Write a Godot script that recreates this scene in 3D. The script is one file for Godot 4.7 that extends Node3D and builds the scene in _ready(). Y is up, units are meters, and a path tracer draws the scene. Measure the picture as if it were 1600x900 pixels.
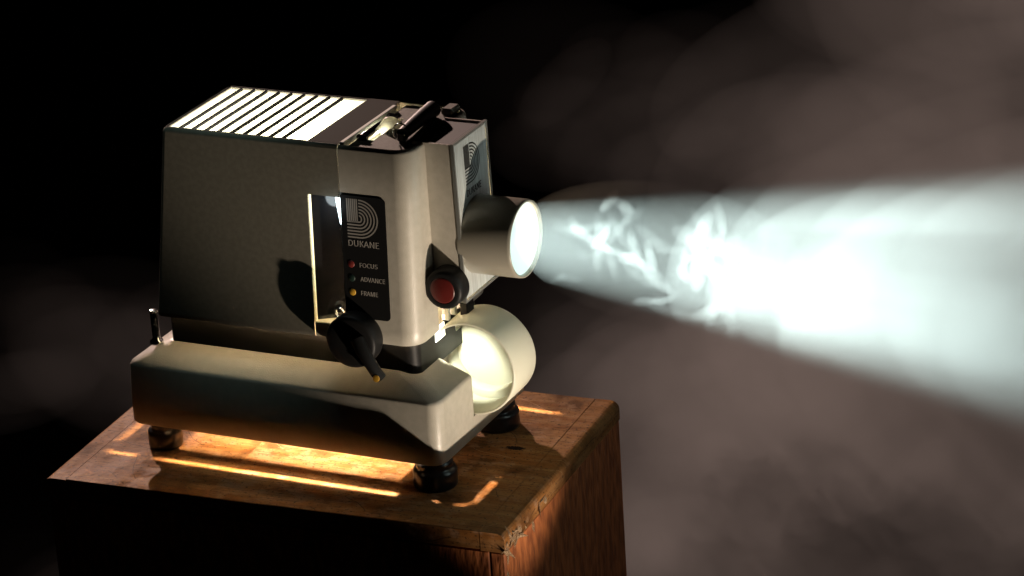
extends Node3D
# A lit filmstrip projector on a worn wooden crate, throwing its beam into smoke.

var rng := RandomNumberGenerator.new()
var mats := {}
var proj: Node3D
const PB := Vector3(0.18, 0, -0.1)          # base of the projector

func _ready() -> void:
	rng.seed = 77
	# ---------------------------------------------------------------- camera
	var cam := Camera3D.new()
	cam.name = "camera"
	add_child(cam)
	cam.position = Vector3(1.7073, 1.3758, 2.543)
	cam.rotation = Vector3(-0.3817, 0.4593, -0.064)
	cam.fov = 10.257
	cam.near = 0.05
	cam.far = 60.0
	cam.current = true
	# ---------------------------------------------------------------- darkness
	var we := WorldEnvironment.new()
	we.name = "surroundings"
	var e := Environment.new()
	e.background_mode = Environment.BG_COLOR
	e.background_color = Color(0, 0, 0)
	e.tonemap_mode = Environment.TONE_MAPPER_LINEAR
	e.tonemap_exposure = 1.0
	e.volumetric_fog_enabled = true
	e.volumetric_fog_density = 0.0
	e.sdfgi_enabled = true
	e.ssao_enabled = true
	e.ssil_enabled = true
	we.environment = e
	add_child(we)
	# ---------------------------------------------------------------- unseen lamps out of frame
	# unseen back lamp, left behind the projector: hard, slightly pink
	spot("unseen_back_lamp", self, Vector3(0.2, 0.1, -0.1) - Vector3(0.628, -0.374, 0.683) * 3.0, Vector3(0.75, 0.1, -0.1), Color(1.0, 0.86, 0.80), 11.0, 26.0, 0.4, 0.02)
	# unseen low lamp, right in front below the crate top: warm
	spot("unseen_low_lamp", self, Vector3(0.3, 0.12, 0.0) + Vector3(0.80, -0.51, 0.29) * 1.3, Vector3(0.38, 0.15, -0.05), Color(1.0, 0.92, 0.83), 3.0, 8.4, 1.0, 0.011)
	# weak unseen lamp overhead, placed to light the base slope
	spot("unseen_overhead_lamp", self, Vector3(0.1, 1.7, 0.0), Vector3(0.13, 0.1, -0.085), Color(0.86, 1.0, 0.98), 0.60, 5.2, 1.0, 0.06)

	materials()
	build_lamp_blocker()
	build_floor()
	build_crate()
	build_projector()
	build_smoke()

# ==================================================================== lights
func spot(called: String, parent: Node, at: Vector3, to: Vector3, col: Color, energy: float, half: float, blend: float, size: float) -> SpotLight3D:
	var l := SpotLight3D.new()
	l.name = called
	parent.add_child(l, true)
	l.look_at_from_position(at, to, Vector3.UP if absf((to - at).normalized().y) < 0.98 else Vector3.RIGHT)
	if parent != self:
		l.position = at - (parent as Node3D).position
	l.light_color = col
	l.light_energy = energy
	l.spot_angle = half
	l.spot_angle_attenuation = blend
	l.spot_range = 12.0
	l.spot_attenuation = 2.0
	l.light_size = size
	l.shadow_enabled = true
	return l

func omni(called: String, parent: Node3D, at: Vector3, col: Color, energy: float, size: float) -> OmniLight3D:
	var l := OmniLight3D.new()
	l.name = called
	parent.add_child(l, true)
	l.position = at - parent.position
	l.light_color = col
	l.light_energy = energy
	l.omni_range = 6.0
	l.omni_attenuation = 2.0
	l.light_size = size
	l.shadow_enabled = true
	return l

# ==================================================================== materials
func lin(r: float, g: float, b: float) -> Color:
	return Color(r, g, b).linear_to_srgb()

func mat(called: String, c: Color, rough: float, metal := 0.0) -> StandardMaterial3D:
	var m := StandardMaterial3D.new()
	m.resource_name = called
	m.albedo_color = c
	m.roughness = rough
	m.metallic = metal
	mats[called] = m
	return m

func noise_tex(seed_: int, freq: float, lo: Color, hi: Color, octaves := 4, size := 512, normal := false, bump := 4.0) -> NoiseTexture2D:
	var n := FastNoiseLite.new()
	n.seed = seed_
	n.noise_type = FastNoiseLite.TYPE_SIMPLEX_SMOOTH
	n.frequency = freq
	n.fractal_octaves = octaves
	var t := NoiseTexture2D.new()
	t.width = size
	t.height = size
	t.seamless = true
	t.noise = n
	if normal:
		t.as_normal_map = true
		t.bump_strength = bump
	else:
		var g := Gradient.new()
		g.set_color(0, lo)
		g.set_color(1, hi)
		g.set_offset(0, 0.25)
		g.set_offset(1, 0.75)
		t.color_ramp = g
	return t

func tri(m: StandardMaterial3D, scale: float) -> void:
	m.uv1_triplanar = true
	m.uv1_scale = Vector3.ONE * scale

func materials() -> void:
	# pebbled beige enamel
	var m := mat("beige_enamel", lin(0.42, 0.395, 0.335), 0.42)
	m.albedo_texture = noise_tex(3, 0.02, Color(0.96, 0.96, 0.955), Color(1, 1, 1))
	m.heightmap_enabled = true
	m.heightmap_texture = noise_tex(5, 0.25, Color(0, 0, 0), Color(1, 1, 1), 2)
	m.heightmap_scale = 0.012
	m.roughness_texture = noise_tex(6, 0.03, Color(0.8, 0.8, 0.8), Color(1, 1, 1))
	tri(m, 8.0)
	# smoother taupe enamel on the rear cover
	m = mat("taupe_enamel", lin(0.150, 0.140, 0.112), 0.6)
	m.metallic_specular = 0.25
	m.albedo_texture = noise_tex(13, 0.03, Color(0.94, 0.94, 0.935), Color(1, 1, 1))
	m.heightmap_enabled = true
	m.heightmap_texture = noise_tex(15, 0.25, Color(0, 0, 0), Color(1, 1, 1), 2)
	m.heightmap_scale = 0.012
	tri(m, 8.0)
	mat("dark_enamel", lin(0.05, 0.045, 0.038), 0.85).metallic_specular = 0.15
	mat("white_inside", lin(0.72, 0.74, 0.66), 0.6)
	m = mat("cup_plastic", lin(0.70, 0.69, 0.58), 0.35)
	m.backlight_enabled = true
	m.backlight = lin(0.5, 0.5, 0.42)
	mat("black_plastic", lin(0.008, 0.008, 0.008), 0.5).metallic_specular = 0.3
	mat("black_gloss", lin(0.008, 0.008, 0.009), 0.12)
	m = mat("black_mat", lin(0.018, 0.017, 0.014), 0.7)
	mat("black_slat", lin(0.004, 0.004, 0.004), 0.9).metallic_specular = 0.1
	mat("rubber", lin(0.012, 0.012, 0.013), 0.28)
	mat("chrome", lin(0.75, 0.76, 0.75), 0.12, 1.0)
	m = mat("brushed_metal", lin(0.74, 0.80, 0.79), 0.45, 0.2)
	m.albedo_texture = brushed()
	m.uv1_triplanar = true
	m.uv1_scale = Vector3.ONE * 9.0
	mat("frame_metal", lin(0.30, 0.31, 0.29), 0.35, 0.6)
	m = mat("barrel_paint", lin(0.26, 0.245, 0.20), 0.3)
	mat("print_grey", lin(0.25, 0.235, 0.21), 0.5)
	mat("print_black", lin(0.012, 0.014, 0.014), 0.5)
	mat("red_cap", lin(0.085, 0.008, 0.006), 0.4)
	mat("red_dot", lin(0.14, 0.015, 0.012), 0.5)
	mat("green_dot", lin(0.006, 0.02, 0.015), 0.5)
	mat("yellow_dot", lin(0.45, 0.25, 0.02), 0.5)
	mat("floor_cloth", lin(0.008, 0.008, 0.008), 0.9)
	m = mat("lens_glow", lin(0.03, 0.03, 0.03), 0.6)
	m.transparency = BaseMaterial3D.TRANSPARENCY_ALPHA
	m.albedo_color.a = 0.5
	m.emission_enabled = true
	m.emission = Color(0.86, 1.0, 0.95)
	m.emission_energy_multiplier = 1.45
	m = mat("bulb_glow", lin(0.9, 0.9, 0.85), 0.4)
	m.emission_enabled = true
	m.emission = Color(1.0, 0.98, 0.88)
	m.emission_energy_multiplier = 6.0
	m = mat("gap_glow", lin(0.9, 0.9, 0.9), 0.4)
	m.emission_enabled = true
	m.emission = Color(0.9, 0.98, 1.0)
	m.emission_energy_multiplier = 7.0
	m = mat("opening_glow", lin(0.9, 0.9, 0.85), 0.4)
	m.emission_enabled = true
	m.emission = Color(1.0, 1.0, 0.92)
	m.emission_energy_multiplier = 1.6
	wood()

func brushed() -> ImageTexture:
	var im := Image.create(256, 256, false, Image.FORMAT_RGB8)
	var r := RandomNumberGenerator.new()
	r.seed = 5
	var n := FastNoiseLite.new()
	n.seed = 9
	n.frequency = 0.02
	for x in 256:
		var streak := r.randf_range(0.84, 1.0)
		for y in 256:
			var v := streak * (0.93 + 0.07 * n.get_noise_2d(x * 3.0, y * 0.4))
			im.set_pixel(x, y, Color(v, v, v))
	return ImageTexture.create_from_image(im)

func wood() -> void:
	# varnished board: grain along x, blotches, scratches and scuffs; 0.6 m a side
	var s := 1024
	var im := Image.create(s, s, false, Image.FORMAT_RGB8)
	var ro := Image.create(s, s, false, Image.FORMAT_RGB8)
	var grain := FastNoiseLite.new()
	grain.seed = 21
	grain.frequency = 0.012
	grain.fractal_octaves = 4
	var fine := FastNoiseLite.new()
	fine.seed = 22
	fine.frequency = 0.09
	fine.fractal_octaves = 3
	var blotch := FastNoiseLite.new()
	blotch.seed = 23
	blotch.frequency = 0.008
	blotch.fractal_octaves = 5
	var scuff := FastNoiseLite.new()
	scuff.seed = 24
	scuff.frequency = 0.022
	scuff.fractal_octaves = 5
	var dark := Color(0.075, 0.032, 0.012)
	var mid := Color(0.24, 0.098, 0.028)
	var pale := Color(0.36, 0.20, 0.088)
	var bare := Color(0.32, 0.19, 0.115)
	for y in s:
		for x in s:
			var g := grain.get_noise_2d(x * 0.22, y * 2.6 + 14.0 * blotch.get_noise_2d(x * 0.5, y * 0.5)) * 0.5 + 0.5
			var f := fine.get_noise_2d(x * 0.12, y * 1.8) * 0.5 + 0.5
			var b := blotch.get_noise_2d(x, y) * 0.5 + 0.5
			var c := mid.lerp(pale, clampf(g * 1.5 - 0.45, 0, 1))
			c = c.lerp(dark, clampf((0.47 - f) * 1.7, 0, 0.75))
			c = c.lerp(dark, clampf((b - 0.52) * 3.2, 0, 0.8))
			# bare worn wood towards the left end of the board, in ragged patches
			var lx := float(x) / s * 0.6
			var w := scuff.get_noise_2d(x, y * 1.4) * 0.5 + 0.5
			var wear := clampf((w - 0.42 - maxf(0.0, lx - 0.13) * 1.2 + (0.35 if lx > 0.50 else 0.0)) * 5.0, 0, 1)
			c = c.lerp(bare.lerp(dark, clampf((0.5 - f) * 1.8, 0, 0.6)), wear * 0.75)
			# grime specks
			var sp := scuff.get_noise_2d(x * 5.0 + 900.0, y * 6.0)
			if sp > 0.34:
				c = c.lerp(Color(0.03, 0.02, 0.014), clampf((sp - 0.34) * 6.0, 0, 0.8))
			im.set_pixel(x, y, c.linear_to_srgb())
			var rr := clampf(0.6 + 0.3 * wear + 0.2 * b - 0.1, 0.5, 0.95)
			ro.set_pixel(x, y, Color(rr, rr, rr))
	# scratches
	var r := RandomNumberGenerator.new()
	r.seed = 31
	for k in 90:
		var p := Vector2(r.randf() * s, r.randf() * s)
		var a := r.randfn(0.0, 0.5) if r.randf() < 0.7 else r.randf() * PI
		var n := int(r.randf_range(12, 110))
		var dk := r.randf() < 0.6
		for i in n:
			a += r.randfn(0, 0.03)
			p += Vector2(cos(a), sin(a))
			var q := Vector2i(posmod(int(p.x), s), posmod(int(p.y), s))
			var c0 := im.get_pixelv(q)
			im.set_pixelv(q, c0.lerp(Color(0.1, 0.07, 0.05) if dk else Color(0.85, 0.72, 0.58), 0.6))
	# burn mark
	var centre := Vector2(0.263, 0.225) / 0.6 * s
	for yy in range(-12, 13):
		for xx in range(-22, 23):
			var d := Vector2(xx / 19.0, yy / 8.0).length() + 0.35 * fine.get_noise_2d(xx * 3.0, yy * 3.0)
			if d < 1.0:
				var q := Vector2i(int(centre.x) + xx, int(centre.y) + yy)
				im.set_pixelv(q, im.get_pixelv(q).lerp(Color(0.12, 0.09, 0.085), clampf((1.0 - d) * 4.0, 0, 0.92)))
	var m := mat("worn_wood", Color.WHITE, 1.0)
	m.albedo_texture = ImageTexture.create_from_image(im)
	m.roughness_texture = ImageTexture.create_from_image(ro)
	m.uv1_triplanar = true
	m.uv1_scale = Vector3.ONE / 0.6
	m.uv1_offset = Vector3(0.07 / 0.6, 0.1, 0.25 / 0.6)
	m.heightmap_enabled = true
	m.heightmap_texture = noise_tex(41, 0.05, Color(0, 0, 0), Color(1, 1, 1), 4)
	m.heightmap_scale = 0.05
	m.metallic_specular = 0.12
	m = mat("side_board", lin(0.44, 0.135, 0.036), 0.75)
	m.albedo_texture = noise_tex(44, 0.05, Color(0.72, 0.68, 0.64), Color(1, 1, 1), 6)
	m.heightmap_enabled = true
	m.heightmap_texture = noise_tex(45, 0.12, Color(0, 0, 0), Color(1, 1, 1), 3)
	m.heightmap_scale = 0.06
	tri(m, 3.0)
	m.uv1_scale = Vector3(3.0, 0.9, 3.0)
	m = mat("raw_splinter", lin(0.5, 0.34, 0.2), 0.9)
	m.albedo_texture = noise_tex(48, 0.1, Color(0.5, 0.45, 0.4), Color(1, 1, 1), 4)
	tri(m, 12.0)

# ==================================================================== mesh helpers
class G:
	var v := PackedVector3Array()
	var n := PackedVector3Array()
	func t3(a: Vector3, b: Vector3, c: Vector3, na: Vector3, nb: Vector3, nc: Vector3) -> void:
		var g := (b - a).cross(c - a)
		if g.length_squared() < 1e-20:
			return
		if g.dot(na + nb + nc) > 0.0:
			v.append_array([a, c, b])
			n.append_array([na, nc, nb])
		else:
			v.append_array([a, b, c])
			n.append_array([na, nb, nc])
	func flat(p: Array, out: Vector3) -> void:        # convex polygon, normal turned to «out»
		var g := Vector3.ZERO
		for i in range(1, p.size() - 1):
			g += (p[i] - p[0]).cross(p[i + 1] - p[0])
		g = g.normalized()
		if g.dot(out) < 0:
			g = -g
		for i in range(1, p.size() - 1):
			t3(p[0], p[i], p[i + 1], g, g, g)
	func q4(a: Vector3, b: Vector3, c: Vector3, d: Vector3, na: Vector3, nb: Vector3, nc: Vector3, nd: Vector3) -> void:
		t3(a, b, c, na, nb, nc)
		t3(a, c, d, na, nc, nd)

func commit(g: G, called: String, m, parent: Node, off := Vector3.ZERO) -> MeshInstance3D:
	var arr := []
	arr.resize(Mesh.ARRAY_MAX)
	var v := g.v
	if off != Vector3.ZERO:
		v = PackedVector3Array()
		for p in g.v:
			v.append(p - off)
	arr[Mesh.ARRAY_VERTEX] = v
	arr[Mesh.ARRAY_NORMAL] = g.n
	var am := ArrayMesh.new()
	am.add_surface_from_arrays(Mesh.PRIMITIVE_TRIANGLES, arr)
	var o := MeshInstance3D.new()
	o.mesh = am
	o.name = called
	o.material_override = mats[m] if m is String else m
	o.cast_shadow = GeometryInstance3D.SHADOW_CASTING_SETTING_ON
	parent.add_child(o, true)
	return o

func part(g: G, called: String, m, parent: Node = null) -> MeshInstance3D:
	return commit(g, called, m, proj if parent == null else parent, PB)

# chamfered box
func cbox(g: G, lo: Vector3, hi: Vector3, b := 0.001, basis := Basis.IDENTITY, about := Vector3.ZERO) -> void:
	var c := (lo + hi) / 2
	var h := (hi - lo) / 2
	b = minf(b, minf(h.x, minf(h.y, h.z)) * 0.9)
	var tr := func(p: Vector3) -> Vector3: return about + basis * (p - about)
	for ax in 3:
		var u := (ax + 1) % 3
		var w := (ax + 2) % 3
		for s in [-1, 1]:
			var p := []
			for k in [[-1, -1], [1, -1], [1, 1], [-1, 1]]:
				var q := Vector3.ZERO
				q[ax] = h[ax] * s
				q[u] = (h[u] - b) * k[0]
				q[w] = (h[w] - b) * k[1]
				p.append(tr.call(c + q))
			var o := Vector3.ZERO
			o[ax] = s
			g.flat(p, basis * o)
		if b > 0.0:
			for s in [-1, 1]:
				for t in [-1, 1]:
					var p := []
					for k in [[1, 0, -1], [0, 1, -1], [0, 1, 1], [1, 0, 1]]:
						var q := Vector3.ZERO
						q[u] = (h[u] - b * (1 - k[0])) * s
						q[w] = (h[w] - b * (1 - k[1])) * t
						q[ax] = (h[ax] - b) * k[2]
						p.append(tr.call(c + q))
					var o := Vector3.ZERO
					o[u] = s
					o[w] = t
					g.flat(p, basis * o)
	if b > 0.0:
		for sx in [-1, 1]:
			for sy in [-1, 1]:
				for sz in [-1, 1]:
					var s := Vector3(sx, sy, sz)
					var p := []
					for ax in 3:
						var q := (h - Vector3.ONE * b) * s
						q[ax] = h[ax] * s[ax]
						p.append(tr.call(c + q))
					g.flat(p, basis * s)

# lathe: profile of Vector2(radius, along); axis from «at» along «dir»
func lathe(g: G, prof: Array, at: Vector3, dir: Vector3, seg := 40, a0 := 0.0, a1 := TAU) -> void:
	dir = dir.normalized()
	var ux := dir.cross(Vector3.UP if absf(dir.y) < 0.9 else Vector3.RIGHT).normalized()
	var uy := dir.cross(ux).normalized()
	var sn := []
	for i in prof.size() - 1:
		var d: Vector2 = prof[i + 1] - prof[i]
		sn.append(Vector2(d.y, -d.x).normalized())
	for i in prof.size() - 1:
		if (prof[i + 1] - prof[i]).length() < 1e-7:
			continue
		var n0: Vector2 = sn[i]
		var n1: Vector2 = sn[i]
		if i > 0 and sn[i - 1].dot(sn[i]) > 0.55:
			n0 = (sn[i - 1] + sn[i]).normalized()
		if i < sn.size() - 1 and sn[i + 1].dot(sn[i]) > 0.55:
			n1 = (sn[i + 1] + sn[i]).normalized()
		for k in seg:
			var aa := a0 + (a1 - a0) * k / seg
			var ab := a0 + (a1 - a0) * (k + 1) / seg
			var ra := ux * cos(aa) + uy * sin(aa)
			var rb := ux * cos(ab) + uy * sin(ab)
			var p: Vector2 = prof[i]
			var q: Vector2 = prof[i + 1]
			g.q4(at + dir * p.y + ra * p.x, at + dir * p.y + rb * p.x, at + dir * q.y + rb * q.x, at + dir * q.y + ra * q.x,
				ra * n0.x + dir * n0.y, rb * n0.x + dir * n0.y, rb * n1.x + dir * n1.y, ra * n1.x + dir * n1.y)

func rounded_cyl(r: float, l0: float, l1: float, b := 0.001) -> Array:
	return [Vector2(0, l0), Vector2(r - b, l0), Vector2(r - b * 0.3, l0 + b * 0.3), Vector2(r, l0 + b), Vector2(r, l1 - b), Vector2(r - b * 0.3, l1 - b * 0.3), Vector2(r - b, l1), Vector2(0, l1)]

func tube(g: G, path: Array, r0: float, r1: float, seg := 12) -> void:
	var rings := []
	var norms := []
	for i in path.size():
		var d: Vector3 = (path[min(i + 1, path.size() - 1)] - path[max(i - 1, 0)]).normalized()
		var ux := d.cross(Vector3.UP if absf(d.y) < 0.9 else Vector3.RIGHT).normalized()
		var uy := d.cross(ux)
		var r := lerpf(r0, r1, float(i) / (path.size() - 1))
		var a := []
		var b := []
		for k in seg:
			var t := TAU * k / seg
			var o := ux * cos(t) + uy * sin(t)
			a.append(path[i] + o * r)
			b.append(o)
		rings.append(a)
		norms.append(b)
	for i in path.size() - 1:
		for k in seg:
			var k2 := (k + 1) % seg
			g.q4(rings[i][k], rings[i][k2], rings[i + 1][k2], rings[i + 1][k], norms[i][k], norms[i][k2], norms[i + 1][k2], norms[i + 1][k])
	g.flat(rings[0], path[0] - path[1])
	g.flat(rings[-1], path[-1] - path[-2])

# rounded rectangle outline in plan: [[point (x, z), normal], ...]; radii for corners (x1,z1) (x0,z1) (x0,z0) (x1,z0)
func rrect(x0: float, x1: float, z0: float, z1: float, rad: Array, seg := 8) -> Array:
	var out := []
	var cs := [[x1, z1, 1, 1, 0.0], [x0, z1, -1, 1, PI / 2], [x0, z0, -1, -1, PI], [x1, z0, 1, -1, PI * 1.5]]
	for i in 4:
		var r: float = maxf(rad[i], 0.00001)
		var c := Vector2(cs[i][0] - cs[i][2] * r, cs[i][1] - cs[i][3] * r)
		for k in seg + 1:
			var a: float = cs[i][4] + PI / 2 * k / seg
			var d := Vector2(cos(a), sin(a))
			out.append([c + d * r, d])
	return out

# loft through outlines at heights; rings: [[outline, y], ...]
func loft(g: G, rings: Array, closed := true, cap_bottom := false, cap_top := false, inward := false) -> void:
	var cnt: int = rings[0][0].size()
	var strips := []
	for j in rings.size() - 1:
		var s := []
		for i in cnt:
			var a: Vector2 = rings[j][0][i][0]
			var b: Vector2 = rings[j + 1][0][i][0]
			var up := Vector3(b.x - a.x, rings[j + 1][1] - rings[j][1], b.y - a.y)
			var nn: Vector2 = rings[j][0][i][1]
			var tg := Vector3(-nn.y, 0, nn.x)
			var n3 := up.cross(tg).normalized()
			if n3.dot(Vector3(nn.x, 0, nn.y)) < -0.0001 or (absf(up.y) < 1e-9 and n3.y < 0 and false):
				n3 = -n3
			s.append(n3)
		strips.append(s)
	for j in rings.size() - 1:
		for i in (cnt if closed else cnt - 1):
			var k := (i + 1) % cnt
			var P := []
			var N := []
			for c in [[j, i], [j, k], [j + 1, k], [j + 1, i]]:
				var p: Vector2 = rings[c[0]][0][c[1]][0]
				P.append(Vector3(p.x, rings[c[0]][1], p.y))
				var n3: Vector3 = strips[j][c[1]]
				var o: int = c[0] if c[0] != j else j - 1       # the neighbouring strip that shares this ring
				if o >= 0 and o < strips.size() and o != j and strips[o][c[1]].dot(n3) > 0.6:
					n3 = (n3 + strips[o][c[1]]).normalized()
				N.append(-n3 if inward else n3)
			g.q4(P[0], P[1], P[2], P[3], N[0], N[1], N[2], N[3])
	for side in [[cap_bottom, 0, -1], [cap_top, rings.size() - 1, 1]]:
		if side[0]:
			var p := []
			for c in rings[side[1]][0]:
				p.append(Vector3(c[0].x, rings[side[1]][1], c[0].y))
			fan(g, p, Vector3(0, side[2], 0))

func fan(g: G, p: Array, n: Vector3) -> void:
	var c := Vector3.ZERO
	for q in p:
		c += q
	c /= p.size()
	for i in p.size():
		g.t3(c, p[i], p[(i + 1) % p.size()], n, n, n)

# ring between two outlines of the same count, at one height
func annulus(g: G, a: Array, b: Array, y: float, n: Vector3) -> void:
	for i in a.size():
		var k := (i + 1) % a.size()
		g.q4(Vector3(a[i][0].x, y, a[i][0].y), Vector3(a[k][0].x, y, a[k][0].y), Vector3(b[k][0].x, y, b[k][0].y), Vector3(b[i][0].x, y, b[i][0].y), n, n, n, n)

# prism of a convex polygon pts (3D) with thickness vector
func slab(g: G, pts: Array, th: Vector3) -> void:
	var c := Vector3.ZERO
	for p in pts:
		c += p
	c /= pts.size()
	g.flat(pts, -th)
	var q := []
	for p in pts:
		q.append(p + th)
	g.flat(q, th)
	for i in pts.size():
		var k := (i + 1) % pts.size()
		g.flat([pts[i], pts[k], q[k], q[i]], (pts[i] + pts[k]) / 2 - c)

func meta(o: Node, label: String, category: String, kind := "") -> void:
	o.set_meta("label", label)
	if category:
		o.set_meta("category", category)
	if kind:
		o.set_meta("kind", kind)

# ==================================================================== unseen lamp blocker, floor and crate
# Unseen can and flap, placed to keep low lamp light off the crate side.
func build_lamp_blocker() -> void:
	var at := Vector3(0.3, 0.12, 0.0) + Vector3(0.80, -0.51, 0.29) * 1.3
	var aim := (Vector3(0.38, 0.15, -0.05) - at).normalized()
	var o := Node3D.new()
	o.name = "unseen_lamp_blocker"
	add_child(o)
	var foot := Vector3(at.x, -0.8, at.z)
	o.position = foot
	meta(o, "small unseen black floor spotlight with one barn door, low beside the crate", "blocker")
	var g := G.new()
	lathe(g, [Vector2(0, -0.12), Vector2(0.05, -0.12), Vector2(0.055, -0.10), Vector2(0.055, 0.02), Vector2(0.051, 0.02), Vector2(0.051, -0.02), Vector2(0, -0.02)], at, aim, 32)
	commit(g, "unseen_lamp_can", "black_mat", o, foot)
	g = G.new()
	tube(g, [Vector3(at.x, -0.785, at.z) - aim * 0.06, at - aim * 0.06 + Vector3(0, -0.054, 0)], 0.008, 0.008, 12)
	lathe(g, rounded_cyl(0.09, 0.0, 0.015, 0.003), Vector3(at.x, -0.8, at.z) - Vector3(aim.x, 0, aim.z) * 0.06, Vector3.UP, 28)
	commit(g, "unseen_stand", "black_mat", o, foot)
	g = G.new()
	var pts := []
	for q in [Vector3(0.4500, 0.0015, 0.0505), Vector3(0.4500, -0.60, 0.0505), Vector3(-0.35, -0.60, 0.099), Vector3(-0.35, 0.0015, 0.099)]:
		var d := (q as Vector3) - at
		pts.append(at + d * (0.17 / d.dot(aim)))
	slab(g, pts, aim * 0.0012)
	tube(g, [pts[1], at + aim * 0.02 + (pts[1] - at - aim * 0.17).normalized() * 0.053], 0.002, 0.002, 8)
	commit(g, "unseen_flap", "black_mat", o, foot)

func build_floor() -> void:
	var g := G.new()
	cbox(g, Vector3(-7, -0.85, -9), Vector3(7, -0.8, 6), 0.0)
	var o := commit(g, "floor", "floor_cloth", self)
	o.set_meta("kind", "structure")

func build_crate() -> void:
	var c := Node3D.new()
	c.name = "wooden_crate"
	add_child(c)
	var base := Vector3(0.19, -0.8, -0.086)
	c.rotation.y = 0.0548
	c.position = Basis(Vector3.UP, 0.0548) * base
	meta(c, "worn varnished wooden crate with splintered corner under the projector", "crate")
	var x0 := -0.0641
	var x1 := 0.4458
	var z0 := -0.2491
	var z1 := 0.0762
	var g := G.new()
	cbox(g, Vector3(x0 + 0.0256, -0.02, z0 + 0.0004), Vector3(x1 - 0.0258, 0, z1 - 0.0004), 0.0007)
	commit(g, "top_board", "worn_wood", c, base)
	# end battens, their outer top edge worn round
	for s in [[x0 + 0.0254, x0, -1.0], [x1 - 0.0256, x1, 1.0]]:
		g = G.new()
		var prof := [Vector3(s[0], -0.021, z0), Vector3(s[0], -0.0003, z0)]
		for k in 6:
			var a := PI / 2 - PI / 2 * k / 5
			prof.append(Vector3(s[1] - s[2] * 0.009 + s[2] * cos(a) * 0.009, -0.0093 + sin(a) * 0.009, z0))
		prof.append(Vector3(s[1], -0.021, z0))
		slab(g, prof, Vector3(0, 0, z1 - z0))
		commit(g, "end_batten", "worn_wood", c, base)
	g = G.new()
	cbox(g, Vector3(x1 - 0.016, -0.8, z0 + 0.0006), Vector3(x1 - 0.0006, -0.0213, z1 - 0.0006), 0.0015)
	commit(g, "end_panel", "side_board", c, base)
	g = G.new()
	cbox(g, Vector3(x0 + 0.002, -0.8, z0 + 0.002), Vector3(x0 + 0.016, -0.0215, z1 - 0.002), 0.002)
	commit(g, "end_panel", "side_board", c, base)
	for s in [[z1 - 0.016, z1 - 0.0008], [z0 + 0.0008, z0 + 0.016]]:
		g = G.new()
		cbox(g, Vector3(x0 + 0.0165, -0.8, s[0]), Vector3(x1 - 0.0165, -0.0205, s[1]), 0.002)
		commit(g, "side_panel", "side_board", c, base)
	# splinters along the battered near right corner, top edge and upright edge
	var r := RandomNumberGenerator.new()
	r.seed = 12
	for k in 46:
		g = G.new()
		var along_top := k < 28
		var t := r.randf()
		var p: Vector3
		var d: Vector3
		if along_top:
			t = t * t
			p = Vector3(x1 - 0.001, -0.006 - r.randf() * 0.016, z1 - 0.004 - t * 0.12)
			d = Vector3(r.randf_range(-0.1, 0.35), r.randf_range(-0.7, 0.15), r.randf_range(-1.0, 1.0)).normalized()
		else:
			p = Vector3(x1 - 0.003 + r.randf() * 0.002, -0.02 - t * 0.11, z1 - 0.003 - r.randf() * 0.006)
			d = Vector3(r.randf_range(-0.2, 0.3), -1.0, r.randf_range(-0.25, 0.25)).normalized()
		var l := r.randf_range(0.008, 0.026)
		var w := r.randf_range(0.0010, 0.0034)
		var bs := Basis(Quaternion(Vector3.RIGHT, d))
		var pts := []
		var m := Vector3.ZERO
		for i in 5:
			var a := TAU * i / 5.0
			pts.append(p + bs * Vector3(r.randf_range(-0.15, 0.15) * l, cos(a) * w * r.randf_range(0.6, 1.4), sin(a) * w * r.randf_range(0.6, 1.4)))
		var tip0 := p - bs * Vector3(l * 0.5, 0, 0)
		var tip1 := p + bs * Vector3(l * 0.5, r.randf_range(-w, w), r.randf_range(-w, w))
		for i in 5:
			var k2 := (i + 1) % 5
			g.flat([pts[i], pts[k2], tip0], (pts[i] + pts[k2]) / 2 - p - d * w)
			g.flat([pts[i], pts[k2], tip1], (pts[i] + pts[k2]) / 2 - p + d * w)
		commit(g, "splinter", "raw_splinter", c, base)

# ==================================================================== projector
func zn(y: float) -> float:            # near side of the housing at height y
	return lerpf(-0.018, -0.030, (y - 0.147) / 0.205)

func xr(y: float) -> float:            # rear of the housing at height y
	return lerpf(0.0345, 0.0565, (y - 0.147) / 0.205)

func N(x: float, y: float, out := 0.0) -> Vector3:   # point on the near side
	return Vector3(x, y, zn(y) + out)

func build_projector() -> void:
	proj = Node3D.new()
	proj.name = "filmstrip_projector"
	add_child(proj)
	proj.position = PB
	meta(proj, "beige vintage filmstrip projector with lit lens standing on a wooden crate", "projector")
	build_base()
	build_cover()
	build_module()
	build_lens()
	build_cup()
	build_knobs()

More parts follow.
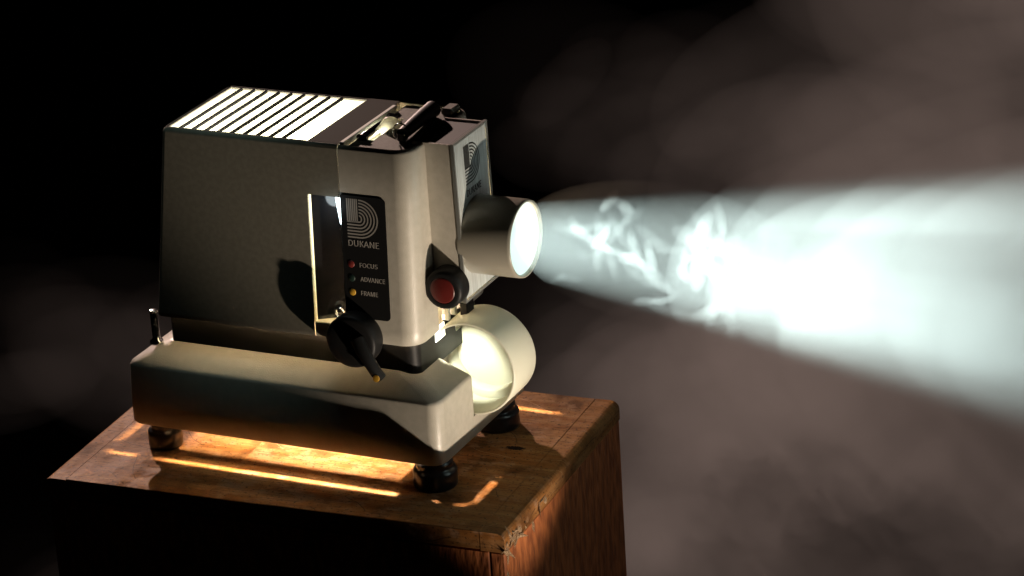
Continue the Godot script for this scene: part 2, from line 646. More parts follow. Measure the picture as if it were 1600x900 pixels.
func build_base() -> void:
	var g := G.new()
	var rr := [0.014, 0.012, 0.012, 0.014]
	var o0 := rrect(0.002, 0.358, -0.203, -0.002, rr)
	var o1 := rrect(0.0, 0.36, -0.205, 0.0, rr)
	var o2 := rrect(0.001, 0.36, -0.204, -0.001, rr)
	# lower tub all round
	loft(g, [[o0, 0.034], [o1, 0.0365], [o1, 0.0572]])
	# upper part: whole width behind x = 0.315, only the near part in front of it
	var up := [[0.0572, 0.0, 0.36, 0.0], [0.0985, 0.002, 0.3605, -0.001], [0.1015, 0.0035, 0.3598, -0.0022], [0.1035, 0.0065, 0.3575, -0.0048], [0.1195, 0.0375, 0.3195, -0.0250], [0.1210, 0.0410, 0.3150, -0.0278]]
	var rings := []
	for u in up:
		rings.append([notched(u[1], u[2], -0.205 - u[3], u[3]), u[0]])
	loft(g, rings)
	# ledge of the notch, and the roof that the plinth stands on
	var ledge := [Vector3(0.315, 0.0572, -0.0765), Vector3(0.3599, 0.0572, -0.0765), Vector3(0.3599, 0.0572, -0.192), Vector3(0.346, 0.0572, -0.2049), Vector3(0.315, 0.0572, -0.2049)]
	g.flat(ledge, Vector3.UP)
	# bottom lip round the slit
	var outer := rrect(0.002, 0.358, -0.203, -0.002, rr)
	var inner := rrect(0.019, 0.3495, -0.1985, -0.0170, [0.012, 0.01, 0.01, 0.012])
	annulus(g, outer, inner, 0.034, Vector3.DOWN)
	loft(g, [[inner, 0.034], [inner, 0.037]], true, false, false, true)
	# top deck under the plinth, with an open well for the lamp house
	var well := rrect(0.06, 0.30, -0.16, -0.045, [0.01, 0.01, 0.01, 0.01])
	var deck := rrect(0.0410, 0.315, -0.1772, -0.0278, [0.001, 0.001, 0.001, 0.001])
	annulus(g, deck, well, 0.121, Vector3.UP)
	part(g, "base_shell", "beige_enamel")
	# unseen bottom plate; slit, louvres and tabs shaped for the light on the crate
	g = G.new()
	var z := -0.1930
	for k in 19:
		var z2 := -0.094 + 0.003 * k if k < 18 else -0.0222
		cbox(g, Vector3(0.0245, 0.0345, z), Vector3(0.3440, 0.036, z2), 0.0)
		if k < 18:
			cbox(g, Vector3(0.0245, 0.0345, z2), Vector3(0.075, 0.036, z2 + 0.0012), 0.0)
			cbox(g, Vector3(0.275, 0.0345, z2), Vector3(0.3440, 0.036, z2 + 0.0012), 0.0)
		z = z2 + 0.0012
	for t in [[0.284, -0.023, 0.316, -0.0165], [0.051, -0.023, 0.067, -0.0165], [0.343, -0.178, 0.3502, -0.088], [0.343, -0.070, 0.3502, -0.064]]:
		cbox(g, Vector3(t[0], 0.0346, t[1]), Vector3(t[2], 0.0359, t[3]), 0.0)
	part(g, "unseen_bottom_plate", "black_mat")
	# feet
	for f in [[0.336, -0.030, 0.0225], [0.022, -0.030, 0.018], [0.336, -0.178, 0.0225], [0.022, -0.178, 0.018]]:
		g = G.new()
		var R: float = f[2]
		lathe(g, [Vector2(0, 0), Vector2(R - 0.002, 0), Vector2(R - 0.0005, 0.0008), Vector2(R, 0.003), Vector2(R, 0.016), Vector2(R - 0.001, 0.0185), Vector2(R - 0.003, 0.0195), Vector2(R - 0.0045, 0.0205), Vector2(R - 0.0045, 0.0225), Vector2(R - 0.0035, 0.0245), Vector2(R - 0.004, 0.0275), Vector2(R - 0.008, 0.0295), Vector2(R - 0.011, 0.0345), Vector2(0, 0.0345)], Vector3(f[0], 0, f[1]), Vector3.UP, 36)
		part(g, "foot", "rubber")
	# plinth between base and housing
	g = G.new()
	var pl := rrect(0.0425, 0.3255, -0.172, -0.028, [0.012, 0.006, 0.006, 0.012])
	loft(g, [[pl, 0.112], [pl, 0.1515]])
	part(g, "plinth", "black_plastic")
	# unseen lamp in the well, placed to light the crate through slit and louvres
	g = G.new()
	lathe(g, rounded_cyl(0.010, 0.145, 0.160, 0.004), Vector3(0.2, 0, -0.1), Vector3.UP, 20)
	part(g, "unseen_well_lamp", "bulb_glow")
	omni("unseen_well_light", proj, Vector3(0.2, 0.1525, -0.1), Color(1.0, 0.86, 0.70), 1.1, 0.010)

# base outline with the front far corner cut away for the take-up cup
func notched(x0: float, x1: float, z0: float, z1: float) -> Array:
	var out := []
	var add_arc := func(cx: float, cz: float, r: float, a0: float) -> void:
		for k in 9:
			var a := a0 + PI / 2 * k / 8
			out.append([Vector2(cx + cos(a) * r, cz + sin(a) * r), Vector2(cos(a), sin(a))])
	var nx := 0.315
	var nz := -0.0765
	add_arc.call(x1 - 0.014, z1 - 0.014, 0.014, 0.0)
	add_arc.call(x0 + 0.012, z1 - 0.012, 0.012, PI / 2)
	add_arc.call(x0 + 0.012, z0 + 0.012, 0.012, PI)
	var X := minf(nx, x1)
	out.append([Vector2(X, z0), Vector2(0, -1)])
	out.append([Vector2(X, z0), Vector2(1, 0)])
	out.append([Vector2(X, nz), Vector2(1, 0)])
	out.append([Vector2(X, nz), Vector2(0, -1)])
	out.append([Vector2(x1, nz), Vector2(0, -1)])
	out.append([Vector2(x1, nz), Vector2(1, 0)])
	return out

func build_cover() -> void:
	var ys := [0.151, 0.1525, 0.156, 0.25, 0.3, 0.3475, 0.3485, 0.3510, 0.3525]
	var ins := [0.001, 0.0, 0.0, 0.0, 0.0, 0.0, 0.0, 0.0008, 0.0030]
	# side, rear and far side in one bent sheet, open to the front
	var g := G.new()
	var outer := []
	var inner := []
	for i in ys.size():
		outer.append([ushape(ys[i], ins[i]), ys[i]])
		inner.append([ushape(ys[i], ins[i] + 0.0025), ys[i]])
	loft(g, outer, false)
	loft(g, inner, false, false, false, true)
	for i in ys.size() - 1:
		for s in [0, -1]:
			var a: Vector2 = outer[i][0][s][0]
			var b: Vector2 = outer[i + 1][0][s][0]
			var c: Vector2 = inner[i + 1][0][s][0]
			var d: Vector2 = inner[i][0][s][0]
			g.flat([Vector3(a.x, ys[i], a.y), Vector3(b.x, ys[i + 1], b.y), Vector3(c.x, ys[i + 1], c.y), Vector3(d.x, ys[i], d.y)], Vector3.RIGHT)
	part(g, "rear_cover", "taupe_enamel")
	# strip of the cover over the recess
	g = G.new()
	for k in [[0.2995, 0.3485, 0.0, 0.0], [0.3485, 0.3510, 0.0, -0.0008], [0.3510, 0.3525, -0.0008, -0.0030]]:
		slab(g, [N(0.2189, k[0], k[2]), N(0.2545, k[0], k[2]), N(0.2545, k[1], k[3]), N(0.2189, k[1], k[3])], Vector3(0, 0, -0.0025))
	part(g, "cover_strip", "taupe_enamel")
	# top frame round the grille
	g = G.new()
	var xa := 0.0592
	var xb := 0.2197
	var za := -0.163
	var zb := -0.0355
	var T0 := Vector3(0.0590, 0.3500, -0.1672)
	var T1 := Vector3(0.2545, 0.3523, -0.0332)
	cbox(g, Vector3(T0.x, T0.y, zb), Vector3(xb + 0.002, T1.y, T1.z), 0.0003)
	cbox(g, Vector3(T0.x, T0.y, T0.z), Vector3(xb + 0.002, T1.y, za), 0.0003)
	cbox(g, Vector3(T0.x - 0.0015, T0.y + 0.0002, za + 0.0002), Vector3(xa + 0.002, T1.y - 0.0002, zb - 0.0002), 0.0003)
	cbox(g, Vector3(xb, T0.y + 0.0002, T0.z), Vector3(T1.x, T1.y + 0.0002, T1.z), 0.0003)
	part(g, "grille_frame", "dark_enamel")
	for k in 9:
		g = G.new()
		var x := xa + 0.0146 * (k + 1)
		cbox(g, Vector3(x - 0.0012, 0.3495, za - 0.001), Vector3(x + 0.0012, 0.3522, zb + 0.001), 0.0002)
		part(g, "grille_slat", "black_slat")
	# lamp house: pale tray, bulkhead with the film gate, bulb
	g = G.new()
	cbox(g, Vector3(0.045, 0.198, -0.172), Vector3(0.2215, 0.2, -0.028), 0.0)
	# sloping reflector behind the bulb and bulkhead with a square gate
	cbox(g, Vector3(0.2455, 0.2, -0.1675), Vector3(0.248, 0.349, -0.1155), 0.0)
	cbox(g, Vector3(0.2455, 0.2, -0.0845), Vector3(0.248, 0.349, -0.066), 0.0)
	cbox(g, Vector3(0.2455, 0.2, -0.1155), Vector3(0.248, 0.2315, -0.0845), 0.0)
	cbox(g, Vector3(0.2455, 0.2625, -0.1155), Vector3(0.248, 0.349, -0.0845), 0.0)
	cbox(g, Vector3(0.2190, 0.152, -0.0655), Vector3(0.248, 0.349, -0.0635), 0.0)
	part(g, "lamp_house", "white_inside")
	g = G.new()
	lathe(g, [Vector2(0, 0.03), Vector2(0.006, 0.029), Vector2(0.010, 0.024), Vector2(0.011, 0.016), Vector2(0.009, 0.008), Vector2(0.006, 0.0), Vector2(0, 0.0)], Vector3(0.125, 0.25, -0.1), Vector3.UP, 20)
	part(g, "lamp_bulb", "bulb_glow")
	omni("lamp_bulb_light", proj, Vector3(0.125, 0.264, -0.1), Color(1.0, 0.985, 0.90), 0.24, 0.011)
	# recess with its pale left jamb, black back, and a glowing sliver for lamp light in the gap
	g = G.new()
	slab(g, [Vector3(0.2195, 0.1665, -0.0245), Vector3(0.2562, 0.1665, -0.0475), Vector3(0.2562, 0.299, -0.0475), Vector3(0.2195, 0.299, -0.0325)], Vector3(0, 0, -0.002))
	part(g, "recess_back", "black_gloss")
	g = G.new()
	slab(g, [N(0.2190, 0.1665, -0.0002), N(0.2190, 0.299, -0.0002), Vector3(0.2190, 0.299, -0.0345), Vector3(0.2190, 0.1665, -0.0445)], Vector3(0.0008, 0, 0))
	slab(g, [N(0.2195, 0.1660, -0.0002), N(0.2560, 0.1660, -0.0002), Vector3(0.2560, 0.1660, -0.048), Vector3(0.2195, 0.1660, -0.048)], Vector3(0, 0.0009, 0))
	part(g, "recess_jamb", "cup_plastic")
	g = G.new()
	slab(g, [Vector3(0.2496, 0.2985, -0.0277), Vector3(0.2550, 0.2985, -0.0277), Vector3(0.2552, 0.272, -0.0261), Vector3(0.2538, 0.272, -0.0261)], Vector3(0.0, 0, -0.0012))
	part(g, "lamp_light_sliver", "gap_glow")
	g = G.new()
	slab(g, [Vector3(0.2540, 0.2718, -0.0261), Vector3(0.2551, 0.2718, -0.0261), Vector3(0.2552, 0.200, -0.0222), Vector3(0.2548, 0.200, -0.0222)], Vector3(0.0, 0, -0.0008))
	part(g, "gate_edge", "chrome")
	omni("unseen_gap_light", proj, Vector3(0.2480, 0.288, -0.0270), Color(0.92, 0.98, 1.0), 0.0009, 0.01)  # unseen lamp placed to light the recess jamb
	g = G.new()
	lathe(g, [Vector2(0.0030, 0), Vector2(0.0055, 0.0), Vector2(0.0062, 0.0012), Vector2(0.0055, 0.0026), Vector2(0.0040, 0.0026), Vector2(0.0030, 0.001), Vector2(0.0030, 0)], Vector3(0.2425, 0.1755, -0.030), Vector3(0, 0, 1), 24)
	part(g, "eyelet", "chrome")

func ushape(y: float, inset: float) -> Array:
	var near := zn(y) - inset
	var far := -0.2 - zn(y) + inset
	var rear := xr(y) + inset
	var r := maxf(0.005 - inset * 0.6, 0.001)
	var out := []
	out.append([Vector2(0.2189, near), Vector2(0, 1)])
	for k in 7:
		var a := PI / 2 + PI / 2 * k / 6
		out.append([Vector2(rear + r + cos(a) * r, near - r + sin(a) * r), Vector2(cos(a), sin(a))])
	for k in 7:
		var a := PI + PI / 2 * k / 6
		out.append([Vector2(rear + r + cos(a) * r, far + r + sin(a) * r), Vector2(cos(a), sin(a))])
	out.append([Vector2(0.2545, far), Vector2(0, -1)])
	return out

# outline of the front module at height y: near wall, rounded corner, front face as far as the nose (near half), mirrored by «far»
func modwall(y: float, inset: float, x_start: float) -> Array:
	var near := zn(y) - inset
	var xf := 0.334 - inset
	var r := 0.019
	var out := []
	out.append([Vector2(x_start, near), Vector2(0, 1)])
	for k in 11:
		var a := PI / 2 - PI / 2 * k / 10
		out.append([Vector2(xf - r + cos(a) * r, near - r + sin(a) * r), Vector2(cos(a), sin(a))])
	out.append([Vector2(xf, -0.0655), Vector2(1, 0)])
	return out

func mirrored(o: Array) -> Array:
	var out := []
	for p in o:
		out.append([Vector2(p[0].x, -0.2 - p[0].y), Vector2(p[1].x, -p[1].y)])
	return out

func build_module() -> void:
	var ys := [0.1520, 0.1535, 0.1660, 0.1661, 0.22, 0.3, 0.3480, 0.3503, 0.3515]
	var ins := [0.001, 0.0, 0.0, 0.0, 0.0, 0.0, 0.0, 0.0008, 0.0026]
	for side in 2:
		var g := G.new()
		var outer := []
		var inner := []
		for i in ys.size():
			var xs := 0.2197 if ys[i] < 0.16605 and side == 0 else 0.2553
			var a := modwall(ys[i], ins[i], xs)
			var b := modwall(ys[i], ins[i] + 0.0022, xs)
			outer.append([a if side == 0 else mirrored(a), ys[i]])
			inner.append([b if side == 0 else mirrored(b), ys[i]])
		loft(g, outer, false)
		loft(g, inner, false, false, false, true)
		for i in ys.size() - 1:
			for s in [0, -1]:
				var a: Vector2 = outer[i][0][s][0]
				var b: Vector2 = outer[i + 1][0][s][0]
				var c: Vector2 = inner[i + 1][0][s][0]
				var d: Vector2 = inner[i][0][s][0]
				g.flat([Vector3(a.x, ys[i], a.y), Vector3(b.x, ys[i + 1], b.y), Vector3(c.x, ys[i + 1], c.y), Vector3(d.x, ys[i], d.y)], Vector3.LEFT if s == 0 else Vector3(0, 0, -1))
		part(g, "front_housing", "beige_enamel")
	# sunk top of the module: near and far plates beside the open film gate
	var g := G.new()
	slab(g, [Vector3(0.2615, 0.3488, -0.0335), Vector3(0.318, 0.3488, -0.0335), Vector3(0.330, 0.3488, -0.046), Vector3(0.330, 0.3488, -0.062), Vector3(0.2615, 0.3488, -0.062)], Vector3(0, -0.002, 0))
	part(g, "top_plate", "taupe_enamel")
	g = G.new()
	slab(g, [Vector3(0.2615, 0.3488, -0.167), Vector3(0.318, 0.3488, -0.167), Vector3(0.330, 0.3488, -0.155), Vector3(0.330, 0.3488, -0.128), Vector3(0.2615, 0.3488, -0.128)], Vector3(0, -0.002, 0))
	slab(g, [Vector3(0.2785, 0.3488, -0.062), Vector3(0.330, 0.3488, -0.062), Vector3(0.330, 0.3488, -0.128), Vector3(0.2785, 0.3488, -0.128)], Vector3(0, -0.002, 0))
	part(g, "top_plate", "taupe_enamel")
	# gate: pale strip, chrome roller with its end blocks, film disc
	g = G.new()
	cbox(g, Vector3(0.2556, 0.3440, -0.150), Vector3(0.2600, 0.3545, -0.0345), 0.0005)
	part(g, "gate_strip", "white_inside")
	g = G.new()
	cbox(g, Vector3(0.2605, 0.335, -0.128), Vector3(0.2785, 0.3365, -0.060), 0.0)
	part(g, "gate_floor", "white_inside")
	g = G.new()
	lathe(g, rounded_cyl(0.0045, 0, 0.062, 0.001), Vector3(0.2665, 0.3498, -0.123), Vector3(0, 0, 1), 24)
	part(g, "roller", "chrome")
	for z in [-0.0605, -0.126]:
		g = G.new()
		cbox(g, Vector3(0.2615, 0.3452, z - 0.003), Vector3(0.2725, 0.3540, z + 0.003), 0.001)
		part(g, "roller_bearing", "black_gloss")
	g = G.new()
	lathe(g, rounded_cyl(0.0115, 0, 0.003, 0.0008), Vector3(0.2785, 0.3495, -0.100), Vector3(0.35, 0, 1), 28)
	part(g, "film_disc", "cup_plastic")
	omni("unseen_gate_light", proj, Vector3(0.270, 0.3435, -0.094), Color(1.0, 0.97, 0.86), 0.0016, 0.004)  # unseen lamp placed to light the open gate
	# nose: side walls, bottom, sunk black top
	g = G.new()
	for s in [0, 1]:
		var za := -0.0625 if s == 0 else -0.1375
		var zb := -0.0650 if s == 0 else -0.1350
		var f := func(x: float, y: float, z: float) -> Vector3: return Vector3(x, y, z)
		slab(g, [Vector3(0.3205, 0.187, za), Vector3(0.3655, 0.187, za), Vector3(0.3625, 0.3515, za), Vector3(0.3205, 0.3515, za)], Vector3(0, 0, zb - za))
	slab(g, [Vector3(0.3352, 0.187, -0.0651), Vector3(0.3654, 0.187, -0.0651), Vector3(0.3654, 0.187, -0.1349), Vector3(0.3352, 0.187, -0.1349)], Vector3(0, 0.002, 0))
	part(g, "nose", "beige_enamel")
	g = G.new()
	cbox(g, Vector3(0.3195, 0.3465, -0.1347), Vector3(0.3612, 0.3498, -0.0653), 0.0005)
	part(g, "nose_top", "black_mat")
	# front plate of brushed metal in a thin frame, with the hole for the lens
	build_front_plate()
	# film channel below the nose: rails and black guide post
	g = G.new()
	for z in [-0.0925, -0.1075]:
		cbox(g, Vector3(0.3275, 0.1525, z - 0.0022), Vector3(0.3325, 0.187, z + 0.0022), 0.0006)
	part(g, "film_rail", "white_inside")
	g = G.new()
	cbox(g, Vector3(0.338, 0.150, -0.120), Vector3(0.347, 0.1865, -0.104), 0.0015)
	part(g, "guide_post", "black_plastic")
	g = G.new()
	cbox(g, Vector3(0.300, 0.121, -0.135), Vector3(0.3015, 0.200, -0.067), 0.0)
	part(g, "channel_back", "white_inside")
	# black printed plate on the near side
	build_label()
	g = G.new()
	cbox(g, Vector3(0.3257, 0.1365, -0.0905), Vector3(0.3270, 0.1515, -0.0700), 0.0003)
	part(g, "glowing_opening", "opening_glow")  # glowing panel standing for the bright opening in the plinth
	var ch := spot("unseen_channel_lamp", proj, Vector3(0.3335, 0.1425, -0.0700), Vector3(0.3345, 0.086, -0.13), Color(1.0, 1.0, 0.90), 0.026, 27.0, 0.12, 0.002)  # unseen lamp placed to light the inside of the cup
	ch.name = "unseen_channel_light"

func build_front_plate() -> void:
	var xt := 0.3630
	var xb := 0.3660
	var y0 := 0.187
	var y1 := 0.3525
	var z0 := -0.1385
	var z1 := -0.0615
	var X := func(y: float) -> float: return lerpf(xb, xt, (y - y0) / (y1 - y0))
	var P := func(y: float, z: float, o: float) -> Vector3: return Vector3(X.call(y) + o, y, z)
	# sheet with a round hole, ring by ring from the hole to the edge
	var g := G.new()
	var c := Vector2(0.2455, -0.1)
	var seg := 48
	for k in seg:
		var pts := []
		for a in [TAU * k / seg, TAU * (k + 1) / seg]:
			var d := Vector2(sin(a), cos(a))       # (y, z)
			var t := 1e9
			if d.x > 1e-6: t = minf(t, (y1 - 0.003 - c.x) / d.x)
			if d.x < -1e-6: t = minf(t, (y0 + 0.003 - c.x) / d.x)
			if d.y > 1e-6: t = minf(t, (z1 - 0.003 - c.y) / d.y)
			if d.y < -1e-6: t = minf(t, (z0 + 0.003 - c.y) / d.y)
			pts.append([c + d * minf(0.034, t), c + d * t])
		g.flat([P.call(pts[0][0].x, pts[0][0].y, 0.001), P.call(pts[1][0].x, pts[1][0].y, 0.001), P.call(pts[1][1].x, pts[1][1].y, 0.001), P.call(pts[0][1].x, pts[0][1].y, 0.001)], Vector3.RIGHT)
	# fill the four corners between the fan's rays
	for sy in [0, 1]:
		for sz in [0, 1]:
			var yy := y1 - 0.003 if sy else y0 + 0.003
			var zz := z1 - 0.003 if sz else z0 + 0.003
			var best := []
			for k in seg + 1:
				var a := TAU * k / seg
				var d := Vector2(sin(a), cos(a))
				if (d.x > 0) == (sy == 1) and (d.y > 0) == (sz == 1):
					var ty := (yy - c.x) / d.x
					var tz := (zz - c.y) / d.y if absf(d.y) > 1e-6 else 1e9
					best.append([absf(ty - tz), c + d * minf(ty, tz)])
			best.sort_custom(func(p, q): return p[0] < q[0])
			var A: Vector2 = best[0][1]
			var B: Vector2 = best[1][1]
			g.flat([P.call(A.x, A.y, 0.001), P.call(B.x, B.y, 0.001), P.call(yy, zz, 0.001)], Vector3.RIGHT)
	part(g, "front_plate", "brushed_metal")
	g = G.new()
	var w := 0.0024
	var d := Vector3(0.0032, 0, 0)
	slab(g, [P.call(y0, z1, -0.001), P.call(y1, z1, -0.001), P.call(y1, z1 - w, -0.001), P.call(y0, z1 - w, -0.001)], d)
	slab(g, [P.call(y0, z0, -0.001), P.call(y1, z0, -0.001), P.call(y1, z0 + w, -0.001), P.call(y0, z0 + w, -0.001)], d)
	slab(g, [P.call(y1, z0 + w, -0.001), P.call(y1, z1 - w, -0.001), P.call(y1 - w, z1 - w, -0.001), P.call(y1 - w, z0 + w, -0.001)], d)
	slab(g, [P.call(y0, z0 + w, -0.001), P.call(y0, z1 - w, -0.001), P.call(y0 + w, z1 - w, -0.001), P.call(y0 + w, z0 + w, -0.001)], d)
	part(g, "plate_frame", "frame_metal")
	# emblem and lettering on the plate: u runs to -z, v up
	var M := func(u: float, v: float) -> Vector3: return P.call(v, -u, 0.0013)
	emblem(M, 0.0845, 0.3420, 0.0325, 0.0400, "print_black", Vector3.RIGHT)
	word("DUKANE", 0.0070, 0.0320, Basis(Vector3(0, 0, -1), Vector3(0.018, 1, 0).normalized(), Vector3(1, 0, 0)), P.call(0.2935, -0.101, 0.0012), "print_black")

# six-line letter D: upright lines above left, arcs that run out to the left below; (u0, v1) upper left corner
func emblem(at: Callable, u0: float, v1: float, w: float, h: float, m: String, out: Vector3) -> void:
	var n := 6
	var sw := 0.0085 * h / 0.23
	var uc := u0 + w * 0.40
	var vc := v1 - h * 0.5
	var g := G.new()
	var strip := func(pts: Array) -> void:
		for i in pts.size() - 1:
			var a: Vector2 = pts[i]
			var b: Vector2 = pts[i + 1]
			var d := (b - a).normalized() * sw * 0.02
			var nn := Vector2(-(b - a).y, (b - a).x).normalized() * sw * 0.5
			a -= d
			b += d
			g.flat([at.call(a.x + nn.x, a.y + nn.y), at.call(b.x + nn.x, b.y + nn.y), at.call(b.x - nn.x, b.y - nn.y), at.call(a.x - nn.x, a.y - nn.y)], out)
	for i in n:
		var u := u0 + sw / 2 + (w * 0.36 - sw) * i / (n - 1)
		strip.call([Vector2(u, v1), Vector2(u, vc - h * 0.09)])
		var r := lerpf(0.10, 0.5, i / (n - 1.0)) * h
		var rx := lerpf(0.08, 0.60, i / (n - 1.0)) * w
		var p := []
		for k in 25:
			var a := PI / 2 - PI * k / 24
			p.append(Vector2(uc + cos(a) * rx, vc + sin(a) * (r - sw / 2)))
		p.append(Vector2(u0, vc - (r - sw / 2)))
		if i > 0 or true:
			strip.call(p)
	part(g, "emblem", m)

func word(text: String, height: float, width: float, basis: Basis, centre: Vector3, m: String) -> void:
	var t := TextMesh.new()
	var f := SystemFont.new()
	f.font_names = PackedStringArray(["Droid Sans"])
	f.font_weight = 400
	t.font = f
	t.font_size = 48
	t.pixel_size = 0.001
	t.depth = 0.004
	t.text = text
	t.curve_step = 2.0
	var o := MeshInstance3D.new()
	o.name = "lettering"
	o.mesh = t
	o.material_override = mats[m]
	proj.add_child(o, true)
	var bb := t.get_aabb()
	var sx := width / bb.size.x
	var sy := height / bb.size.y
	o.transform = Transform3D(Basis(basis.x * sx, basis.y * sy, basis.z * 0.08), centre - PB - basis.x * sx * bb.get_center().x - basis.y * sy * bb.get_center().y)

func build_label() -> void:
	var g := G.new()
	var pts := []
	var x0 := 0.2561
	var x1 := 0.3050
	var y0 := 0.1770
	var y1 := 0.3030
	for c in [[x1, y1, 1, 1, 0.0], [x0, y1, -1, 1, PI / 2], [x0, y0, -1, -1, PI], [x1, y0, 1, -1, PI * 1.5]]:
		var r: float = 0.0045 if c[2] > 0 else 0.001
		for k in 6:
			var a: float = c[4] + PI / 2 * k / 5
			pts.append(N(c[0] - c[2] * r + cos(a) * r, c[1] - c[3] * r + sin(a) * r, 0.0009))
	slab(g, pts, Vector3(0, 0, -0.0008))
	part(g, "label_plate", "black_plastic")
	var at := func(u: float, v: float) -> Vector3: return N(u, v, 0.0012)
	emblem(at, 0.2625, 0.3000, 0.0335, 0.0400, "print_grey", Vector3(0, 0, 1))
	var up := (N(0, 0.3) - N(0, 0.2)).normalized()
	var bs := Basis(Vector3(1, 0, 0), up, Vector3(1, 0, 0).cross(up))
	word("DUKANE", 0.0062, 0.0335, bs, N(0.2795, 0.2545, 0.0011), "print_grey")
	var rows := [["FOCUS", 0.2325, 0.0195, "red_dot"], ["ADVANCE", 0.2180, 0.0270, "green_dot"], ["FRAME", 0.2035, 0.0185, "yellow_dot"]]
	for r in rows:
		word(r[0], 0.0046, r[2], bs, N(0.2740 + r[2] / 2, r[1], 0.0011), "print_grey")
		g = G.new()
		lathe(g, [Vector2(0.0036, -0.0004), Vector2(0.0036, 0.0), Vector2(0.0030, 0.0004), Vector2(0, 0.0005)], N(0.2645, r[1], 0.0012), bs.z, 24)
		part(g, "indicator_dot", r[3])

func build_lens() -> void:
	var g := G.new()
	var at := Vector3(0.350, 0.2465, -0.1)
	lathe(g, [Vector2(0.0362, 0.012), Vector2(0.0388, 0.0125), Vector2(0.0393, 0.0150), Vector2(0.0393, 0.066), Vector2(0.0388, 0.0690), Vector2(0.0378, 0.0695), Vector2(0.0367, 0.0690), Vector2(0.0362, 0.0675), Vector2(0.0362, 0.012)], at, Vector3.RIGHT, 64)
	part(g, "lens_barrel", "barrel_paint")
	g = G.new()
	lathe(g, [Vector2(0.0360, 0.0655), Vector2(0.0360, 0.0165), Vector2(0.0345, 0.0165)], at, Vector3.RIGHT, 48)
	part(g, "barrel_lining", "black_mat")
	g = G.new()
	lathe(g, [Vector2(0.0361, 0.0655), Vector2(0.03, 0.0672), Vector2(0.02, 0.0683), Vector2(0.01, 0.0689), Vector2(0, 0.069)], at, Vector3.RIGHT, 48)
	part(g, "glowing_lens_glass", "lens_glow")  # emission in the glass stands for lamp light filling the lens
	# the projection lamp: cone of light through the gate and the barrel
	spot("projection_light", proj, Vector3(0.195, 0.2465, -0.1), Vector3(1.0, 0.2465, -0.1), Color(0.90, 1.0, 0.98), 20.0, 11.0, 1.0, 0.006)

func build_cup() -> void:
	var g := G.new()
	var at := Vector3(0.357, 0.1075, -0.130)
	lathe(g, [Vector2(0, -0.002), Vector2(0.048, -0.002), Vector2(0.0497, -0.001), Vector2(0.0500, 0.001), Vector2(0.0500, 0.0485), Vector2(0.0494, 0.0498), Vector2(0.0482, 0.0500), Vector2(0.0472, 0.0495), Vector2(0.0470, 0.048), Vector2(0.0470, 0.014), Vector2(0.0395, 0.0135), Vector2(0.0385, 0.0125), Vector2(0.0385, 0.0), Vector2(0, 0.0)], at, Vector3(0, 0, 1), 72)
	part(g, "take_up_cup", "cup_plastic")

